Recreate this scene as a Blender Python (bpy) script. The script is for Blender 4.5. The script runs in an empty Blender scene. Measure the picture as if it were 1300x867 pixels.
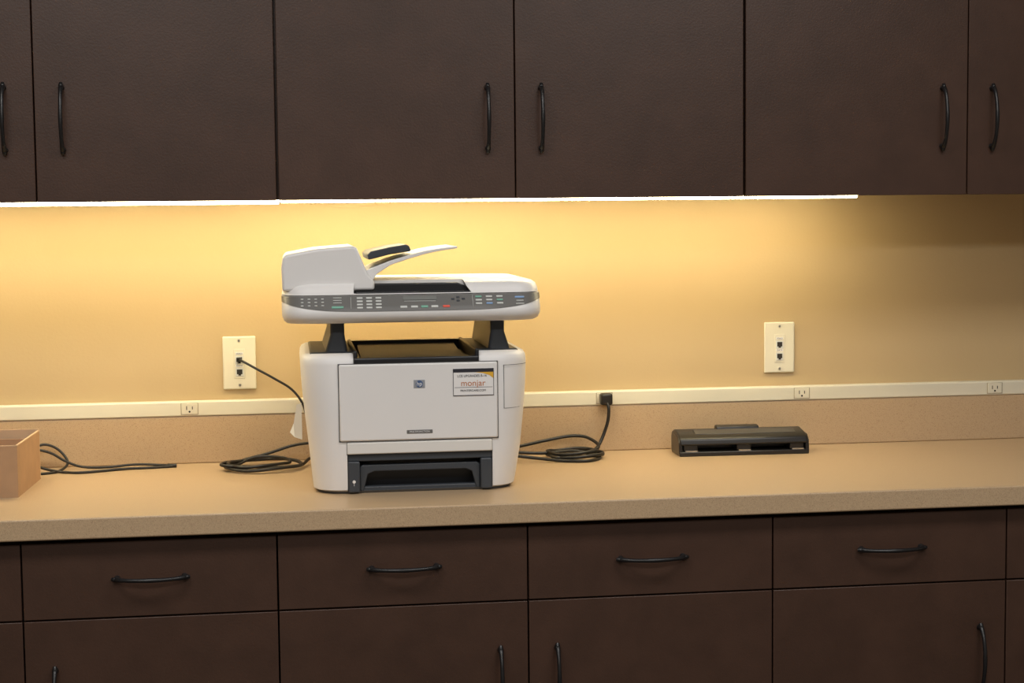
import bpy, bmesh, math
from mathutils import Vector, Matrix
Z=0.914   # counter height; every z below is relative to the counter top
scn=bpy.context.scene
scn.view_settings.view_transform='Standard'
scn.view_settings.look='None'
scn.view_settings.exposure=0.0
COL=scn.collection
# ---------------------------------------------------------------- materials
def mat(name,col,rough=.5,metal=0,spec=.5,noise=None,bump=None,coat=0,speck=None):
    m=bpy.data.materials.new(name); m.use_nodes=True
    nt=m.node_tree; b=nt.nodes['Principled BSDF']
    b.inputs['Base Color'].default_value=(*col,1); b.inputs['Roughness'].default_value=rough
    b.inputs['Metallic'].default_value=metal; b.inputs['Specular IOR Level'].default_value=spec
    b.inputs['Coat Weight'].default_value=coat
    tc=nt.nodes.new('ShaderNodeTexCoord')
    if noise:
        sc,amt=noise
        n=nt.nodes.new('ShaderNodeTexNoise'); n.inputs['Scale'].default_value=sc; n.inputs['Detail'].default_value=5
        nt.links.new(tc.outputs['Object'],n.inputs['Vector'])
        r=nt.nodes.new('ShaderNodeValToRGB')
        r.color_ramp.elements[0].position=.3; r.color_ramp.elements[1].position=.7
        r.color_ramp.elements[0].color=(*[c*(1-amt) for c in col],1)
        r.color_ramp.elements[1].color=(*[min(1,c*(1+amt)) for c in col],1)
        nt.links.new(n.outputs['Fac'],r.inputs['Fac']); out=r.outputs['Color']
        if speck:
            sc2,c2,th=speck
            n2=nt.nodes.new('ShaderNodeTexNoise'); n2.inputs['Scale'].default_value=sc2; n2.inputs['Detail'].default_value=2
            nt.links.new(tc.outputs['Object'],n2.inputs['Vector'])
            r2=nt.nodes.new('ShaderNodeValToRGB')
            r2.color_ramp.elements[0].position=th; r2.color_ramp.elements[1].position=th+.06
            r2.color_ramp.elements[0].color=(0,0,0,1); r2.color_ramp.elements[1].color=(1,1,1,1)
            nt.links.new(n2.outputs['Fac'],r2.inputs['Fac'])
            mx=nt.nodes.new('ShaderNodeMixRGB'); mx.inputs['Color2'].default_value=(*c2,1)
            nt.links.new(r2.outputs['Color'],mx.inputs['Fac']); nt.links.new(out,mx.inputs['Color1']); out=mx.outputs['Color']
        nt.links.new(out,b.inputs['Base Color'])
    if bump:
        n=nt.nodes.new('ShaderNodeTexNoise'); n.inputs['Scale'].default_value=bump[0]; n.inputs['Detail'].default_value=3
        nt.links.new(tc.outputs['Object'],n.inputs['Vector'])
        bp=nt.nodes.new('ShaderNodeBump'); bp.inputs['Strength'].default_value=bump[1]; bp.inputs['Distance'].default_value=.001
        nt.links.new(n.outputs['Fac'],bp.inputs['Height']); nt.links.new(bp.outputs['Normal'],b.inputs['Normal'])
    return m
def emis(name,col,st):
    m=bpy.data.materials.new(name); m.use_nodes=True; nt=m.node_tree
    b=nt.nodes['Principled BSDF']; b.inputs['Base Color'].default_value=(.8,.8,.8,1)
    b.inputs['Emission Color'].default_value=(*col,1); b.inputs['Emission Strength'].default_value=st
    return m
M_CAB=mat('cabinet_laminate',(.060,.030,.0195),.40,spec=.45,noise=(14,.12),bump=(260,.25))
M_CARC=mat('cabinet_carcass',(.022,.014,.011),.6)
M_HAND=mat('black_metal_pull',(.008,.008,.009),.36,spec=.5,noise=(30,.1))
M_WALL=mat('wall_paint',(.50,.37,.20),.6,noise=(3,.03),bump=(160,.25))
M_CTR=mat('speckled_counter_laminate',(.50,.36,.22),.38,spec=.45,noise=(700,.14),speck=(620,(.34,.22,.125),.61))
M_IVO=mat('ivory_plastic',(.70,.66,.53),.4,noise=(8,.02))
M_RIM=mat('receptacle_gap',(.34,.29,.19),.6)
M_SLOT=mat('dark_slot',(.02,.018,.015),.6,noise=(8,.05))
M_SHELL=mat('printer_shell_plastic',(.78,.77,.76),.42,noise=(6,.015),bump=(900,.08))
M_SHELL2=mat('printer_shell_plastic_warm',(.74,.73,.70),.42,noise=(6,.015))
M_SEAM=mat('printer_seam',(.10,.10,.10),.7)
M_PGREY=mat('printer_dark_grey',(.045,.052,.062),.42,noise=(10,.05))
M_PBLK=mat('printer_black',(.012,.013,.016),.35,noise=(10,.05))
M_PANEL=mat('control_panel_grey',(.14,.138,.132),.4,noise=(10,.03))
M_BTN=mat('button_light',(.62,.64,.62),.4)
M_BTNG=mat('button_green',(.20,.45,.35),.4)
M_BTNR=mat('button_red',(.80,.12,.08),.4)
M_BTNB=mat('button_blue',(.25,.40,.65),.4)
M_LCD=mat('lcd_display',(.20,.21,.20),.2)
M_WHT=mat('sticker_white',(.82,.81,.80),.5)
M_ORG=mat('print_orange',(.50,.17,.05),.5)
M_GOLD=mat('print_gold',(.75,.42,.04),.5)
M_INK=mat('print_ink',(.02,.02,.03),.5)
M_SILV=mat('badge_silver',(.40,.42,.46),.35,metal=.4)
M_BLUE=mat('badge_blue',(.07,.12,.24),.4)
M_CABLE=mat('cable_black',(.012,.011,.010),.42,noise=(20,.1))
M_CARD=mat('cardboard',(.44,.27,.15),.8,noise=(25,.06),bump=(120,.2))
M_CARDIN=mat('cardboard_inside',(.58,.40,.25),.8,noise=(25,.06))
M_PBL=mat('punch_black_plastic',(.014,.013,.013),.32,noise=(10,.05))
M_PGR=mat('punch_grey',(.05,.045,.04),.3)
M_METAL=mat('steel',(.6,.58,.55),.3,metal=1)
M_CEIL=mat('ceiling_tile',(.75,.74,.70),.9,noise=(60,.04))
M_FLOOR=mat('carpet_floor',(.10,.085,.07),.95,noise=(90,.2),bump=(200,.5))
M_RWALL=mat('room_wall_paint',(.36,.31,.25),.8,noise=(3,.03))
M_PAPER=mat('paper',(.76,.73,.64),.7)
M_STRIP=emis('under_cabinet_lamp_lens',(1,.84,.50),28)
# ---------------------------------------------------------------- mesh helpers
def group(name,loc=(0,0,0),rz=0):
    e=bpy.data.objects.new(name,None); e.empty_display_size=.1
    e.location=(loc[0],loc[1],loc[2]+Z); e.rotation_euler=(0,0,rz); COL.objects.link(e); return e
def add(name,verts,faces,m,parent=None,smooth=None,bevel=0,seg=3,rot=None,pos=None):
    me=bpy.data.meshes.new(name); me.from_pydata([tuple(v) for v in verts],[],faces)
    bm=bmesh.new(); bm.from_mesh(me); bmesh.ops.recalc_face_normals(bm,faces=bm.faces); bm.to_mesh(me); bm.free()
    me.materials.append(m)
    o=bpy.data.objects.new(name,me); COL.objects.link(o)
    if parent: o.parent=parent
    else: o.location=(0,0,Z)
    if pos: o.location=Vector(pos)+(Vector((0,0,0)) if parent else Vector((0,0,Z)))
    if rot: o.rotation_euler=rot
    if bevel>0:
        b=o.modifiers.new('b','BEVEL'); b.width=bevel; b.segments=seg; b.limit_method='ANGLE'; b.angle_limit=math.radians(35)
        smooth=smooth or 40
    if smooth:
        me.shade_smooth()
        me.set_sharp_from_angle(angle=math.radians(smooth))
    return o
def box(name,x0,x1,y0,y1,z0,z1,m,parent=None,bevel=0,seg=3,**k):
    v=[(x,y,z) for z in (z0,z1) for y in (y0,y1) for x in (x0,x1)]
    f=[(0,1,3,2),(4,6,7,5),(0,4,5,1),(2,3,7,6),(0,2,6,4),(1,5,7,3)]
    return add(name,v,f,m,parent,bevel=bevel,seg=seg,**k)
def prism(name,pts,axis,a,b,m,parent=None,bevel=0,smooth=None,**k):
    def P(u,v,w):
        return {'y':(u,w,v),'x':(w,u,v),'z':(u,v,w)}[axis]
    n=len(pts)
    v=[P(u,w,a) for u,w in pts]+[P(u,w,b) for u,w in pts]
    f=[tuple(range(n)),tuple(range(2*n-1,n-1,-1))]+[(i,(i+1)%n,(i+1)%n+n,i+n) for i in range(n)]
    return add(name,v,f,m,parent,bevel=bevel,smooth=smooth,**k)
def ring(hw,y0,y1,r,cx=0,n=8):
    pts=[]
    for (sx,sy,a0) in ((1,-1,-90),(1,1,0),(-1,1,90),(-1,-1,180)):
        ccx=cx+sx*(hw-r); ccy=(y0+r) if sy<0 else (y1-r)
        for i in range(n+1):
            a=math.radians(a0+90*i/n); pts.append((ccx+r*math.cos(a),ccy+r*math.sin(a)))
    return pts
def loft(name,levels,m,parent=None,smooth=35,**k):
    rings=[]
    for (z,hw,y0,y1,r,cx) in levels: rings.append([(x,y,z) for x,y in ring(hw,y0,y1,r,cx)])
    n=len(rings[0]); v=[p for rg in rings for p in rg]; f=[]
    for j in range(len(rings)-1):
        for i in range(n):
            f.append((j*n+i,j*n+(i+1)%n,(j+1)*n+(i+1)%n,(j+1)*n+i))
    f.append(tuple(range(n-1,-1,-1))); f.append(tuple(range((len(rings)-1)*n,len(rings)*n)))
    return add(name,v,f,m,parent,smooth=smooth,**k)
def cut(o,c):
    md=o.modifiers.new('c','BOOLEAN'); md.operation='DIFFERENCE'; md.object=c; md.solver='EXACT'
    bpy.context.view_layer.update()
    dg=bpy.context.evaluated_depsgraph_get()
    me=bpy.data.meshes.new_from_object(o.evaluated_get(dg)); o.modifiers.clear(); o.data=me
    bpy.data.objects.remove(c)
    me.set_sharp_from_angle(angle=math.radians(35))
def catmull(P,k=8):
    P=[Vector(p) for p in P]; Q=[P[0]*2-P[1]]+P+[P[-1]*2-P[-2]]; out=[]
    for i in range(1,len(Q)-2):
        a,b,c,d=Q[i-1:i+3]
        for j in range(k):
            t=j/k
            out.append(.5*((2*b)+(c-a)*t+(2*a-5*b+4*c-d)*t*t+(3*b-a-3*c+d)*t**3))
    out.append(P[-1]); return out
def tube(name,pts,r,m,parent=None,k=8,sides=10,radii=None,zmin=None):
    C=catmull(pts,k)
    if zmin is not None:
        for c in C: c.z=max(c.z,zmin)
    n=len(C)
    if radii:
        R=[]
        for i in range(n):
            u=i/(n-1)*(len(radii)-1); a=int(min(u,len(radii)-2)); R.append(radii[a]+(radii[a+1]-radii[a])*(u-a))
    else: R=[r]*n
    v=[];f=[]; up=None
    for i in range(n):
        t=(C[min(i+1,n-1)]-C[max(i-1,0)]).normalized()
        if up is None:
            up=Vector((0,0,1)) if abs(t.z)<.9 else Vector((1,0,0))
        s=t.cross(up).normalized(); up=s.cross(t).normalized()
        for j in range(sides):
            a=2*math.pi*j/sides; v.append(C[i]+(s*math.cos(a)+up*math.sin(a))*R[i])
    for i in range(n-1):
        for j in range(sides):
            f.append((i*sides+j,i*sides+(j+1)%sides,(i+1)*sides+(j+1)%sides,(i+1)*sides+j))
    f.append(tuple(range(sides))); f.append(tuple(range(n*sides-1,(n-1)*sides-1,-1)))
    return add(name,v,f,m,parent,smooth=60)
def cyl(name,c,r,h,axis,m,parent=None,n=24,r2=None,bevel=0):
    r2=r if r2 is None else r2; v=[];f=[]
    for k,(rr,d) in enumerate(((r,-h/2),(r2,h/2))):
        for i in range(n):
            a=2*math.pi*i/n; u,w=rr*math.cos(a),rr*math.sin(a)
            q={'z':(u,w,d),'y':(u,d,w),'x':(d,u,w)}[axis]
            v.append((c[0]+q[0],c[1]+q[1],c[2]+q[2]))
    f=[tuple(range(n)),tuple(range(2*n-1,n-1,-1))]+[(i,(i+1)%n,(i+1)%n+n,i+n) for i in range(n)]
    return add(name,v,f,m,parent,smooth=40,bevel=bevel)
def text(name,s,x,y,z,size,m,parent,align='CENTER'):
    cu=bpy.data.curves.new(name,'FONT'); cu.body=s; cu.size=size; cu.align_x=align; cu.align_y='CENTER'; cu.extrude=.0001
    t=bpy.data.objects.new(name+'_c',cu); COL.objects.link(t); bpy.context.view_layer.update()
    me=bpy.data.meshes.new_from_object(t.evaluated_get(bpy.context.evaluated_depsgraph_get()))
    bpy.data.objects.remove(t); me.materials.clear(); me.materials.append(m)
    o=bpy.data.objects.new(name,me); COL.objects.link(o); o.parent=parent
    o.location=(x,y,z); o.rotation_euler=(math.pi/2,0,0); return o
# ---------------------------------------------------------------- room shell
XL,XR,YB,ZC=-2.6,3.0,-6.5,1.83
box('wall_back',XL-.1,XR+.1,0,.1,-Z,ZC,M_WALL)
box('wall_left',XL-.1,XL,YB,0,-Z,ZC,M_RWALL)
box('wall_right',XR,XR+.1,YB,0,-Z,ZC,M_RWALL)
box('wall_front',XL-.1,XR+.1,YB-.1,YB,-Z,ZC,M_RWALL)
box('floor',XL-.1,XR+.1,YB-.1,.1,-Z-.1,-Z,M_FLOOR)
box('ceiling',XL-.1,XR+.1,YB-.1,.1,ZC,ZC+.1,M_CEIL)
# ---------------------------------------------------------------- pulls
RAD=[.0060,.0048,.0036,.0038,.0043,.0038,.0036,.0048,.0060]
def pull_v(par,name,x,y,z):   # vertical bow pull, feet on plane y
    L=.059
    tube(name,[(x,y+.001,z-L),(x,y-.010,z-L),(x,y-.021,z-L*.72),(x,y-.027,z-L*.3),(x,y-.028,z),(x,y-.027,z+L*.3),(x,y-.021,z+L*.72),(x,y-.010,z+L),(x,y+.001,z+L)],
         .004,M_HAND,par,radii=RAD)
    for s in(-1,1): tube(name+'_tip%d'%(s+2),[(x,y-.009,z+s*L*.96),(x,y-.008,z+s*(L+.004)),(x,y-.006,z+s*(L+.009))],.004,M_HAND,par,radii=[.004,.0045,.0033])
def pull_h(par,name,x,y,z):
    L=.059
    tube(name,[(x-L,y+.001,z),(x-L,y-.010,z),(x-L*.72,y-.021,z),(x-L*.3,y-.027,z),(x,y-.028,z),(x+L*.3,y-.027,z),(x+L*.72,y-.021,z),(x+L,y-.010,z),(x+L,y+.001,z)],
         .004,M_HAND,par,radii=RAD)
    for s in(-1,1): tube(name+'_tip%d'%(s+2),[(x+s*L*.96,y-.009,z),(x+s*(L+.004),y-.008,z),(x+s*(L+.009),y-.006,z)],.004,M_HAND,par,radii=[.004,.0045,.0033])
# ---------------------------------------------------------------- upper cabinets
ZU=.5568; TOP=1.47; UF=-.33
def upper(x0,xm,x1):
    g=group('upper_cabinet',(0,0,0))
    t=.018
    box('side_l',x0+.001,x0+t,UF+.034,-.001,ZU+.020,TOP,M_CARC,g)
    box('side_r',x1-t,x1-.001,UF+.034,-.001,ZU+.020,TOP,M_CARC,g)
    box('bottom_panel',x0+t,x1-t,UF+.034,-.001,ZU+.020,ZU+.036,M_CAB,g)
    box('top_panel',x0+t,x1-t,UF+.019,-.001,TOP-.018,TOP,M_CARC,g)
    box('back_panel',x0+t,x1-t,-.012,-.001,ZU+.036,TOP-.018,M_CARC,g)
    box('bottom_rail',x0,x1,UF+.019,UF+.034,ZU+.001,ZU+.036,M_CAB,g)
    for a,b,n in ((x0,x0+.03,'l'),(x1-.03,x1,'r')): box('face_stile_'+n,a,b,UF+.019,UF+.033,ZU+.036,TOP-.018,M_CAB,g)
    box('door_l',x0+.0025,xm-.0012,UF,UF+.018,ZU,TOP,M_CAB,g,bevel=.0012)
    box('door_r',xm+.0012,x1-.0025,UF,UF+.018,ZU,TOP,M_CAB,g,bevel=.0012)
    pull_v(g,'pull_l',xm-.055,UF,ZU+.158); pull_v(g,'pull_r',xm+.052,UF,ZU+.158)
upper(-2.10,-1.64,-1.178)
upper(-1.178,-.724,-.269)
upper(-.269,.199,.667)
upper(.667,1.140,1.600)
upper(1.600,2.06,2.52)
# ---------------------------------------------------------------- lower cabinets
LF=-.61; ZD=-.1863
def lower(x0,xm,x1):
    g=group('base_cabinet',(0,0,0)); t=.018
    zb=-Z+.10
    box('carcass_l',x0+.001,x0+t,LF+.02,-.001,zb,-.0385,M_CARC,g)
    box('carcass_r',x1-t,x1-.001,LF+.02,-.001,zb,-.0385,M_CARC,g)
    box('carcass_floor',x0+t,x1-t,LF+.02,-.001,zb,zb+.018,M_CARC,g)
    box('carcass_front_backing',x0+t,x1-t,LF+.0205,LF+.036,zb+.018,-.0385,M_CARC,g)
    box('toe_kick',x0,x1,LF+.08,LF+.095,-Z,zb,M_CARC,g)
    for a,b,n in ((x0+.0015,xm-.0015,'l'),(xm+.0015,x1-.0015,'r')):
        box('drawer_front_'+n,a,b,LF,LF+.018,ZD+.0015,-.048,M_CAB,g,bevel=.0012)
        box('door_'+n,a,b,LF,LF+.018,zb+.002,ZD-.0015,M_CAB,g,bevel=.0012)
        pull_h(g,'drawer_pull_'+n,(a+b)/2,LF,-.1155)
    pull_v(g,'door_pull_l',xm-.053,LF,-.336); pull_v(g,'door_pull_r',xm+.053,LF,-.336)
lower(-2.10,-1.64,-1.185)
lower(-1.185,-.7293,-.2817)
lower(-.2817,.1751,.6415)
lower(.6415,1.1056,1.570)
lower(1.570,2.03,2.49)
# ---------------------------------------------------------------- countertop
g=group('countertop')
box('counter_slab',-2.15,2.55,-.635,0,-.038,0,M_CTR,g,bevel=.003)
box('backsplash',-2.15,2.55,-.02,-.0005,.0001,.1018,M_CTR,g,bevel=.0025)
# ---------------------------------------------------------------- surface raceway
g=group('outlet_raceway')
prism('raceway_channel',[(-.0005,.1022),(-.020,.1022),(-.022,.104),(-.022,.1318),(-.020,.1342),(-.0005,.1342)],'x',-2.1,2.5,M_IVO,g,bevel=.001)
def receptacle(x,z=.1182):
    box('receptacle_rim',x-.0185,x+.0185,-.0225,-.0215,z-.0125,z+.0125,M_RIM,g)
    box('receptacle',x-.0170,x+.0170,-.0235,-.0215,z-.0115,z+.0115,M_IVO,g,bevel=.001)
    for dx,h in((-.006,.004),(.006,.0033)): box('slot',x+dx-.0009,x+dx+.0009,-.0239,-.0225,z-h+.002,z+h+.002,M_SLOT,g)
    cyl('ground',(x,-.0232,z-.006),.0022,.0015,'y',M_SLOT,g,n=12)
for x in (-1.15,-.467,.436,.889,1.347): receptacle(x)
# ---------------------------------------------------------------- wall plates
def plate(x,z):
    g=group('phone_jack_plate',(x,0,z))
    box('cover',-.0352,.0352,-.006,-.0003,-.0572,.0572,M_IVO,g,bevel=.0035)
    for s in(-1,1): cyl('screw%d'%(s+2),(0,-.0064,s*.048),.0028,.0012,'y',M_METAL,g,n=14)
    box('insert',-.012,.012,-.0068,-.005,-.034,.030,M_IVO,g,bevel=.0008)
    for i,dz in enumerate((.007,-.0195)):
        box('jack_surround_%d'%i,-.0085,.0085,-.0078,-.006,dz-.0095,dz+.0080,M_BTN,g,bevel=.0005)
        box('jack_%d'%i,-.0060,.0060,-.0082,-.006,dz-.0050,dz+.0055,M_SLOT,g,bevel=.0005)
        box('jack_notch_%d'%i,-.0028,.0028,-.0082,-.006,dz-.0078,dz-.0048,M_SLOT,g)
        box('jack_label_%d'%i,-.008,.008,-.0076,-.0066,dz+.0105,dz+.0160,M_WHT,g)
        text('jack_text_%d'%i,'DATA' if i else 'VOICE',0,-.0078,dz+.0132,.0048,M_INK,g)
    return g
plate(-.360,.2132); plate(.842,.2212)
# ---------------------------------------------------------------- under cabinet lights
def ulight(x0,x1,z):
    g=group('under_cabinet_light')
    box('housing',x0,x1,-.222,-.168,z+.0105,ZU+.0198,M_IVO,g)
    box('lens',x0+.001,x1-.001,-.220,-.170,z-.0045,z+.010,M_STRIP,g,bevel=.003)
ulight(-1.14,-.266,.5560)
ulight(-.2655,.947,.5580)
# ---------------------------------------------------------------- printer (local: x centre, y=0 front face)
pr=group('multifunction_printer',(-.015,-.484,0))
body=loft('body_shell',[(.004,.186,.012,.372,.05,-.003),(.008,.1935,.004,.378,.055,-.003),(.03,.197,.001,.38,.058,-.002),(.08,.2035,0,.382,.06,0),(.14,.210,0,.384,.062,0),
  (.20,.2155,0,.385,.064,0),(.245,.2175,.002,.385,.066,0),(.256,.2165,.004,.384,.066,0),(.262,.213,.009,.38,.064,0),(.265,.207,.015,.375,.06,0)],M_SHELL,pr)
cut(body,box('c',-.1335,.1425,-.05,.16,-.02,.0755,M_PGREY,pr))
cut(body,box('c',-.119,.119,-.05,.31,.247,.30,M_PBLK,pr))
loft('foot_base',[(0,.186,.014,.37,.05,-.003),(.005,.189,.010,.374,.052,-.003)],M_SEAM,pr)
for s in(-1,1):
    x0,x1=sorted((s*.119,s*.200))
    box('top_deck%d'%(s+2),x0,x1,.040,.34,.258,.2675,M_PGREY,pr,bevel=.006)
box('bin_floor',-.1188,.1188,.002,.309,.2472,.2482,M_PBLK,pr)
box('bin_lip',-.1185,.1185,-.0035,.012,.2485,.2585,M_PBLK,pr,bevel=.003)
for s in(-1,1):
    x0,x1=sorted((s*.1115,s*.1188)); box('bin_side%d'%(s+2),x0,x1,.0,.31,.248,.272,M_PBLK,pr,bevel=.003)
box('bin_back',-.1188,.1188,.30,.31,.247,.269,M_PBLK,pr,bevel=.003)
prism('bin_ramp',[(.10,.2483),(.30,.2483),(.30,.262),(.22,.256)],'x',-.10,.10,M_PGREY,pr)
box('front_door_gap',-.1485,.1545,-.0006,.01,.0998,.2478,M_SEAM,pr)
box('front_door',-.1468,.1528,-.0055,.006,.1016,.2465,M_SHELL,pr,bevel=.003)
box('lower_strip_gap',-.1345,.1425,-.0005,.01,.0752,.0990,M_SEAM,pr)
box('lower_strip',-.1338,.1418,-.003,.006,.0766,.0985,M_SHELL2,pr,bevel=.002)
def pillar_y(x,hw=.2155,r=.064,y0=0):
    ax=abs(x)
    return y0 if ax<hw-r else y0+r-math.sqrt(max(0,r*r-(ax-hw+r)**2))
def pillar_strip(name,x0,x1,z0,z1,m,off=.0008):
    n=10; v=[];f=[]
    for i in range(n+1):
        x=x0+(x1-x0)*i/n
        for z in(z0,z1):
            hw=.2175 if z>.2 else .2155-.0075*max(0,(.2-z)/.06)
            r=.064; cx=hw-r
            d=Vector((x-cx,-(math.sqrt(max(0,r*r-(x-cx)**2))),0)).normalized() if x>cx else Vector((0,-1,0))
            yy=pillar_y(x,hw,r)
            v.append((x+d.x*off,yy+d.y*off,z))
    for i in range(n): f.append((2*i,2*i+2,2*i+3,2*i+1))
    return add(name,v,f,m,pr,smooth=40)
pillar_strip('access_door_seam_top',.166,.2125,.2387,.2397,M_SEAM,.0012)
pillar_strip('access_door_seam_bottom',.166,.2100,.1560,.1567,M_SEAM,.0016)
box('access_door_seam_left',.1656,.1664,-.0004+pillar_y(.166),.01,.1562,.2395,M_SEAM,pr)
box('tray_frame_top',-.1325,.1415,.004,.02,.062,.0752,M_PGREY,pr,bevel=.002)
box('tray_frame_l',-.1325,-.110,.0,.02,.003,.0625,M_PGREY,pr,bevel=.003)
box('tray_frame_r',.1195,.1415,.0,.02,.003,.0625,M_PGREY,pr,bevel=.003)
box('tray_back',-.1325,.1415,.06,.07,.003,.0750,M_PBLK,pr)
box('tray_ceiling',-.1325,.1415,.018,.065,.066,.0750,M_PBLK,pr)
box('tray_inner_side_l',-.1325,-.112,.018,.065,.003,.066,M_PGREY,pr)
box('tray_inner_side_r',.1205,.1415,.018,.065,.003,.066,M_PGREY,pr)
prism('tray_handle',[(-.110,.050),(-.104,.054),(.113,.054),(.1195,.050),(.1195,.004),(.112,.004),(.104,.036),(.092,.041),(-.082,.041),(-.095,.036),(-.103,.004),(-.110,.004)],'y',.012,.030,M_PGREY,pr,bevel=.002)
box('tray_front_low',-.105,.113,.014,.03,.003,.012,M_PGREY,pr,bevel=.002)
cyl('tray_gauge',(-.1215,-.0005,.024),.0030,.002,'y',M_SHELL,pr)
box('tray_gauge_bar',-.1219,-.1211,-.0012,.001,.016,.024,M_SHELL,pr)
for s,(xa,xb) in ((-1,(-.160,-.133)),(1,(.147,.174))):
    if s<0: P=[(xa-.012,.262),(xa,.300),(xa,.330),(xb,.330),(xb,.300),(xb+.006,.262)]
    else: P=[(xa-.006,.262),(xa,.300),(xa,.330),(xb,.330),(xb,.300),(xb+.012,.262)]
    prism('arm%d'%(s+2),P,'y',.045,.33,M_PGREY,pr,bevel=.006)
SC=-.0045; R=.05
def sc_par(z):
    T=[(.3245,.236,-.004),(.329,.2415,-.014),(.338,.245,-.021),(.349,.2455,-.0215),(.376,.2455,-.002)]
    for a,b in zip(T,T[1:]):
        if z<=b[0]:
            t=(z-a[0])/(b[0]-a[0]); return a[1]+(b[1]-a[1])*t,a[2]+(b[2]-a[2])*t
    return T[-1][1:]
lv=[]
for z in (.3245,.329,.3335,.338,.3435,.349,.362,.376):
    hw,y0=sc_par(z); lv.append((z,hw,y0,.372,R,SC))
loft('scanner_base',lv,M_SHELL,pr,smooth=55)
def panel_pt(x,z,off=.0012):
    hw,y0=sc_par(z); ax=abs(x-SC); r=R
    y=y0 if ax<hw-r else y0+r-math.sqrt(max(0,r*r-(ax-hw+r)**2))
    d=Vector((0,-1,0))
    if ax>hw-r: d=Vector(((ax-hw+r)*(1 if x>SC else -1),-(math.sqrt(max(0,r*r-(ax-hw+r)**2))),0)).normalized()
    d=(d+Vector((0,0,.6))).normalized()
    return Vector((x,y,z))+d*off
n=60; rows=6; v=[];f=[]
for i in range(n+1):
    a=-1+2*i/n; sgn=1 if a>0 else -1
    u=sgn*(1-(1-abs(a))**1.6) ; x=SC+u*.2448
    zb=.3465+ .0185*abs(u)**5
    for j in range(rows+1):
        z=zb+(.3755-zb)*j/rows; v.append(panel_pt(x,z))
for i in range(n):
    for j in range(rows):
        k=i*(rows+1)+j; f.append((k,k+rows+1,k+rows+2,k+1))
add('control_panel',v,f,M_PANEL,pr,smooth=60)
th=math.atan2(.0195,.027)
def button(x,z,w,h,m,name='button'):
    p=panel_pt(x,z,.0012)
    return box(name,-w/2,w/2,-.0012,.001,-h/2,h/2,m,pr,bevel=.0005,seg=1,pos=p,rot=(-th,0,0))
for r in range(4):
    for c in range(3): button(-.1055+c*.0175,.3705-r*.0058,.011,.0038,M_BTN,'keypad_key')
for r in range(3):
    for c in range(4): button(-.212+c*.0125,.370-r*.006,.005,.0022,M_BTN,'speed_dial_key')
button(-.147,.3545,.022,.005,M_BTNG,'fax_key')
for r in range(3): button(-.147,.3715-r*.0045,.016,.0016,M_BTN,'label_line')
button(.007,.369,.064,.0085,M_LCD,'display'); button(.007,.3635,.060,.0012,M_BTN,'label_line')
for x,m in((-.024,M_BTN),(-.004,M_BTN),(.015,M_BTNG),(.034,M_BTN),(.056,M_BTNR)): button(x,.3535,.013,.0048,m)
for x,z in((.069,.3665),(.079,.3695),(.079,.3635),(.089,.3665)): button(x,z,.006,.004,M_PGREY,'arrow_key')
for r in range(3):
    for c in range(3): button(.118+c*.020,.3700-r*.0062,.012,.0036,M_BTNB if (r==2 and c==1) else (M_BTNG if (r+c)%3==0 else M_BTN),'copy_key')
button(.196,.368,.018,.004,M_BTNB,'scan_key'); button(.196,.3615,.014,.002,M_BTN,'label_line'); button(.196,.3560,.016,.002,M_BTN,'label_line')
for x in(-.122,.1065): button(x,.362,.0008,.026,M_BTN,'divider')
# scanner lid
lid=loft('scanner_lid',[(.3775,.2445,.001,.366,.05,SC),(.386,.2435,.003,.366,.05,SC),(.394,.2405,.008,.364,.05,SC),(.399,.234,.018,.360,.05,SC),(.402,.222,.036,.350,.05,SC)],M_SHELL,pr)
cut(lid,prism('c',[(-.116,.379),(-.116,.389),(-.110,.42),(.086,.42),(.097,.391),(.106,.379)],'y',-.05,.05,M_PBLK,pr))
prism('document_outlet',[(-.1158,.3785),(-.1158,.391),(-.108,.3965),(.083,.3965),(.096,.391),(.1055,.3785)],'y',.022,.0505,M_PBLK,pr,bevel=.002)
box('outlet_lip',-.112,.102,.004,.03,.378,.3820,M_PBLK,pr,bevel=.002)
# ADF
prism('document_feeder',[(-.2485,.385),(-.2495,.430),(-.247,.448),(-.240,.4535),(-.185,.4635),(-.115,.4685),(-.108,.4655),(-.088,.4155),(-.076,.402),(-.076,.385)],'y',.016,.30,M_SHELL,pr,bevel=.005)
top=[(-.100,.418),(-.075,.428),(-.045,.4395),(-.012,.449),(.022,.4575),(.052,.4625),(.083,.4655)]
bot=[(.083,.4615),(.052,.4575),(.022,.4515),(-.012,.442),(-.045,.431),(-.070,.415),(-.080,.401),(-.100,.401)]
prism('document_input_tray',top+bot,'y',.03,.25,M_SHELL,pr,bevel=.0012)
prism('paper_guide',[(-.088,.4515),(-.082,.4575),(-.046,.4655),(-.014,.4700),(-.009,.4675),(-.005,.458),(-.012,.456),(-.045,.4515),(-.086,.4415)],'y',.028,.25,M_PGREY,pr,bevel=.002)
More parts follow.
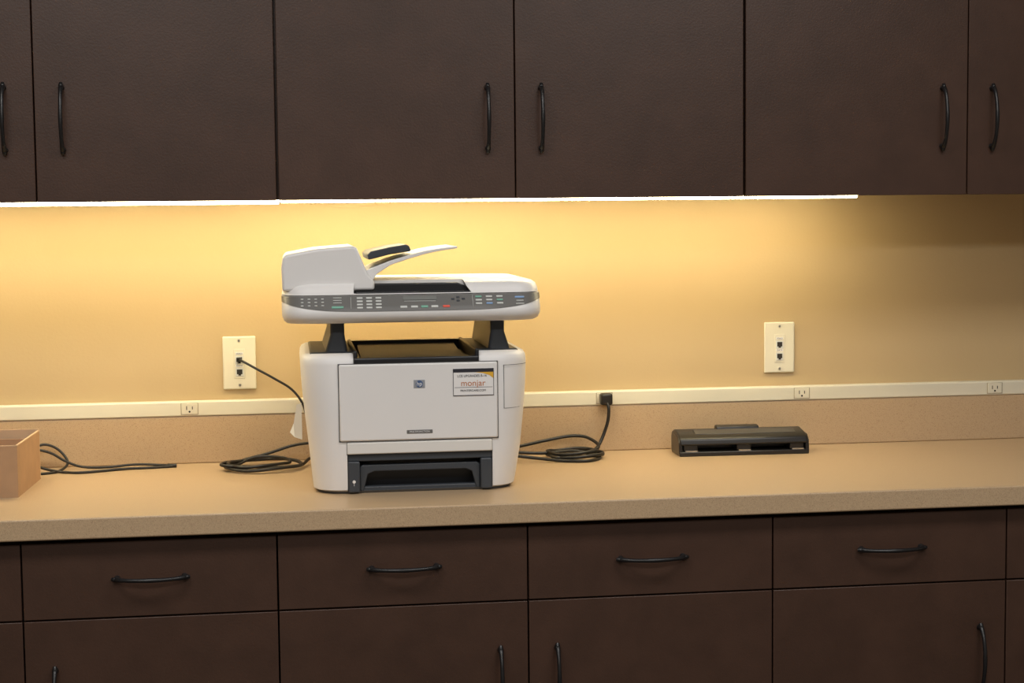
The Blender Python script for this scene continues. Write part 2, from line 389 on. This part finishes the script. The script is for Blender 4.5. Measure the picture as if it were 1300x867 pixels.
# badge, sticker, label
box('badge_plate',-.0068,.0148,-.0060,-.0050,.1995,.2155,M_SILV,pr,bevel=.003)
cyl('badge_face',(.004,-.0064,.2075),.0068,.0008,'y',M_BLUE,pr,n=32)
text('badge_text','hp',.004,-.0069,.2078,.011,M_WHT,pr)
g=pr
box('sticker',.068,.1455,-.0064,-.005,.183,.2345,M_WHT,g)
box('sticker_band',.068,.1455,-.0068,-.0060,.2275,.2345,M_INK,g)
prism('sticker_swoosh',[(.110,.2275),(.125,.2255),(.137,.2215),(.1455,.2150),(.1455,.2275)],'y',-.0068,-.0060,M_GOLD,g)
text('sticker_line_1','LCE UPGRADES B-16',.104,-.0068,.2205,.0062,M_INK,g)
text('sticker_name','monjar',.106,-.0068,.2065,.0165,M_ORG,g)
text('sticker_line_2','PRINTERCARE.COM',.106,-.0068,.1925,.0055,M_INK,g)
box('sticker_rule',.071,.143,-.0067,-.0062,.1985,.1992,M_INK,g)
box('sticker_border_b',.068,.1455,-.0068,-.0060,.183,.1842,M_INK,g)
box('sticker_border_l',.068,.0688,-.0068,-.0060,.183,.2345,M_INK,g)
box('sticker_border_r',.1447,.1455,-.0068,-.0060,.183,.2345,M_INK,g)
box('model_label',-.021,.028,-.0063,-.005,.1135,.1205,M_PANEL,g,bevel=.001)
text('model_text','MULTIFUNCTION',.0035,-.0066,.117,.0048,M_WHT,g)
# ---------------------------------------------------------------- paper tag
g=group('paper_tag',(-.243,-.30,.085))
add('folded_sheet',[(-.003,0,.003),(.012,.01,-.004),(-.004,.012,.030),(.012,.0,.034),(.002,.004,.067),(.012,.01,.070),(-.012,.006,.012)],[(0,1,3,2),(2,3,5,4),(0,2,6)],M_PAPER,g,smooth=20)
# ---------------------------------------------------------------- hole punch
hp=group('three_hole_punch',(.7205,-.148,0),math.radians(-1.5))
W=.1435
box('base_plate',-W,W,0,.085,.0,.010,M_PBL,hp,bevel=.002)
for x in(-.118,0,.118):
    box('punch_head',x-.016,x+.016,.006,.05,.010,.028,M_PBL,hp,bevel=.003)
    cyl('punch_pin',(x+.006,.012,.019),.004,.018,'z',M_METAL,hp,n=16)
    box('guide_plate',x-.012,x+.014,.002,.006,.010,.0125,M_METAL,hp)
prism('rear_spine',[(.05,.008),(.085,.008),(.085,.040),(.06,.044),(.05,.03)],'x',-W+.006,W-.006,M_PBL,hp,bevel=.003)
prism('lever_bar',[(.000,.024),(.003,.037),(.014,.0445),(.060,.0525),(.078,.050),(.083,.038),(.060,.032),(.012,.0225)],'x',-W+.001,W-.003,M_PBL,hp,bevel=.0035)
prism('end_cap_l',[(.002,.004),(.004,.030),(.018,.042),(.078,.047),(.084,.036),(.084,.004)],'x',-W-.001,-W+.007,M_PBL,hp,bevel=.002)
prism('end_cap_r',[(.002,.004),(.004,.030),(.018,.042),(.078,.047),(.084,.036),(.084,.004)],'x',W-.007,W+.001,M_PBL,hp,bevel=.002)
prism('lever_groove',[(.018,.044),(.046,.0505),(.046,.0530),(.018,.0465)],'x',-.105,.118,M_PGR,hp,bevel=.001)
prism('lever_grip',[(.05,.050),(.052,.057),(.066,.0595),(.074,.057),(.076,.048)],'x',-.05,.045,M_PBL,hp,bevel=.002)
# ---------------------------------------------------------------- cardboard box
cb=group('cardboard_box',(-.766,-.392,0),math.radians(-2))
t=.003; BW=.22; BD=.225; BH=.098
box('bottom',-BW,0,0,BD,0,t,M_CARD,cb)
box('front',-BW,0,0,t,t,BH,M_CARD,cb)
box('back',-BW,0,BD-t,BD,t,BH+.004,M_CARDIN,cb)
box('side_left',-BW,-BW+t,t,BD-t,t,BH,M_CARD,cb)
box('side_right',-t,0,t,BD-t,t,BH,M_CARD,cb)
for nm,a,b,c,d in (('rim_front',-BW-.0005,.0005,-.0005,t+.0005),('rim_right',-t-.0005,.0005,0,BD)):
    box(nm,a,b,c,d,BH-.0005,BH+.0015,M_CARDIN,cb)
box('inner_flap',-BW+t,-t,BD-.030,BD-.027,t,BH-.012,M_CARD,cb)
# ---------------------------------------------------------------- cables
def coil(cx,cy,rx,ry,turns,z=.0036,dz=.006,ph=0,n=10,wob=.12):
    out=[]
    for i in range(int(turns*n)+1):
        a=ph+2*math.pi*i/n; k=i/n
        w=1+wob*math.sin(k*2.3+1)
        out.append((cx+rx*w*math.cos(a)+.006*math.sin(k*3),cy+ry*w*math.sin(a),z+dz*(k%2)+ .004*abs(math.sin(a*1.5))))
    return out
r=.0032
pc=group('printer_cable')
pts=[(-.205,-.07,.045),(-.25,-.045,.036),(-.30,-.05,.022),(-.355,-.06,.010)]+coil(-.315,-.13,.072,.062,3.2,ph=2.4,wob=.10)
pts+=[(-.25,-.15,.006),(-.215,-.08,.012),(-.19,-.06,.02)]
tube('looped_cord',pts,r,M_CABLE,pc,zmin=r)
ph=group('phone_cord')
tube('cord',[(-.361,-.016,.221),(-.352,-.028,.218),(-.325,-.036,.203),(-.285,-.040,.180),(-.250,-.042,.157),(-.228,-.05,.128),(-.215,-.06,.09),(-.19,-.08,.05)],.0026,M_CABLE,ph)
box('phone_plug',-.366,-.356,-.020,-.0085,.2165,.2255,M_CABLE,ph,bevel=.001)
pw=group('power_cord')
box('plug_body',.424,.450,-.050,-.0245,.105,.131,M_CABLE,pw,bevel=.005)
pts=[(.437,-.045,.113),(.440,-.052,.098),(.438,-.050,.070),(.428,-.050,.040),(.415,-.060,.018),(.40,-.08,.008)]
pts+=coil(.352,-.112,.060,.055,2.6,ph=0.2,wob=.12)
pts+=[(.405,-.10,.018),(.395,-.05,.034),(.36,-.035,.038),(.30,-.04,.030),(.24,-.06,.022),(.18,-.09,.02)]
tube('looped_cord',pts,.0036,M_CABLE,pw,zmin=.0036)
tube('cord_strand',[(.19,-.16,.02),(.25,-.15,.010),(.32,-.17,.0036),(.37,-.180,.0036),(.402,-.14,.0036),(.39,-.10,.006),(.35,-.10,.014),(.28,-.12,.014),(.19,-.12,.02)],.0036,M_CABLE,pw,zmin=.0036)
lc=group('loose_cable')
tube('strand_a',[(-.83,-.10,.050),(-.79,-.06,.046),(-.755,-.05,.036),(-.725,-.05,.018),(-.69,-.06,.006),(-.64,-.055,.003),(-.58,-.05,.006),(-.53,-.055,.004),(-.504,-.065,.003)],.0028,M_CABLE,lc,zmin=.0028)
tube('strand_b',[(-.83,-.16,.030),(-.79,-.12,.026),(-.76,-.10,.010),(-.72,-.11,.003),(-.68,-.12,.003),(-.63,-.10,.003),(-.59,-.085,.003),(-.55,-.082,.003),(-.502,-.072,.003)],.0028,M_CABLE,lc,zmin=.0028)
tube('strand_c',[(-.80,-.04,.040),(-.77,-.035,.052),(-.74,-.035,.040),(-.72,-.05,.014),(-.735,-.10,.003),(-.78,-.13,.003)],.0028,M_CABLE,lc,zmin=.0028)
tube('cable_end',[(-.512,-.066,.004),(-.503,-.069,.004),(-.494,-.070,.004)],.0042,M_CABLE,lc,zmin=.0042)
# ---------------------------------------------------------------- room lights
def troffer(x,y,p,col=(1,.975,.95),sx=1.2,sy=.5):
    L=bpy.data.lights.new('ceiling_light','AREA'); L.shape='RECTANGLE'; L.size=sx; L.size_y=sy; L.energy=p; L.color=col
    o=bpy.data.objects.new('ceiling_light',L); o.location=(x,y,ZC+Z-.02); COL.objects.link(o)
troffer(-.9,-1.8,21); troffer(1.0,-1.8,21); troffer(-.9,-4.0,38); troffer(1.0,-4.0,38)
w=bpy.data.worlds.new('w'); scn.world=w; w.use_nodes=True
w.node_tree.nodes['Background'].inputs[0].default_value=(.5,.5,.5,1); w.node_tree.nodes['Background'].inputs[1].default_value=.1
# ---------------------------------------------------------------- camera
yaw,pit,rol,f=.1371,.07561,-.0104,2043.06
F=Vector((math.sin(yaw)*math.cos(pit),math.cos(yaw)*math.cos(pit),-math.sin(pit)))
R0=Vector((math.cos(yaw),-math.sin(yaw),0)); U0=R0.cross(F)
Rv=R0*math.cos(rol)+U0*math.sin(rol); Uv=-R0*math.sin(rol)+U0*math.cos(rol)
cd=bpy.data.cameras.new('camera'); cd.sensor_fit='HORIZONTAL'; cd.sensor_width=36; cd.lens=f/1300*36
co=bpy.data.objects.new('camera',cd); COL.objects.link(co)
mt=Matrix((Rv,Uv,-F)).transposed().to_4x4(); mt.translation=Vector((-.24998,-3.50738,.51487+Z))
co.matrix_world=mt; scn.camera=co
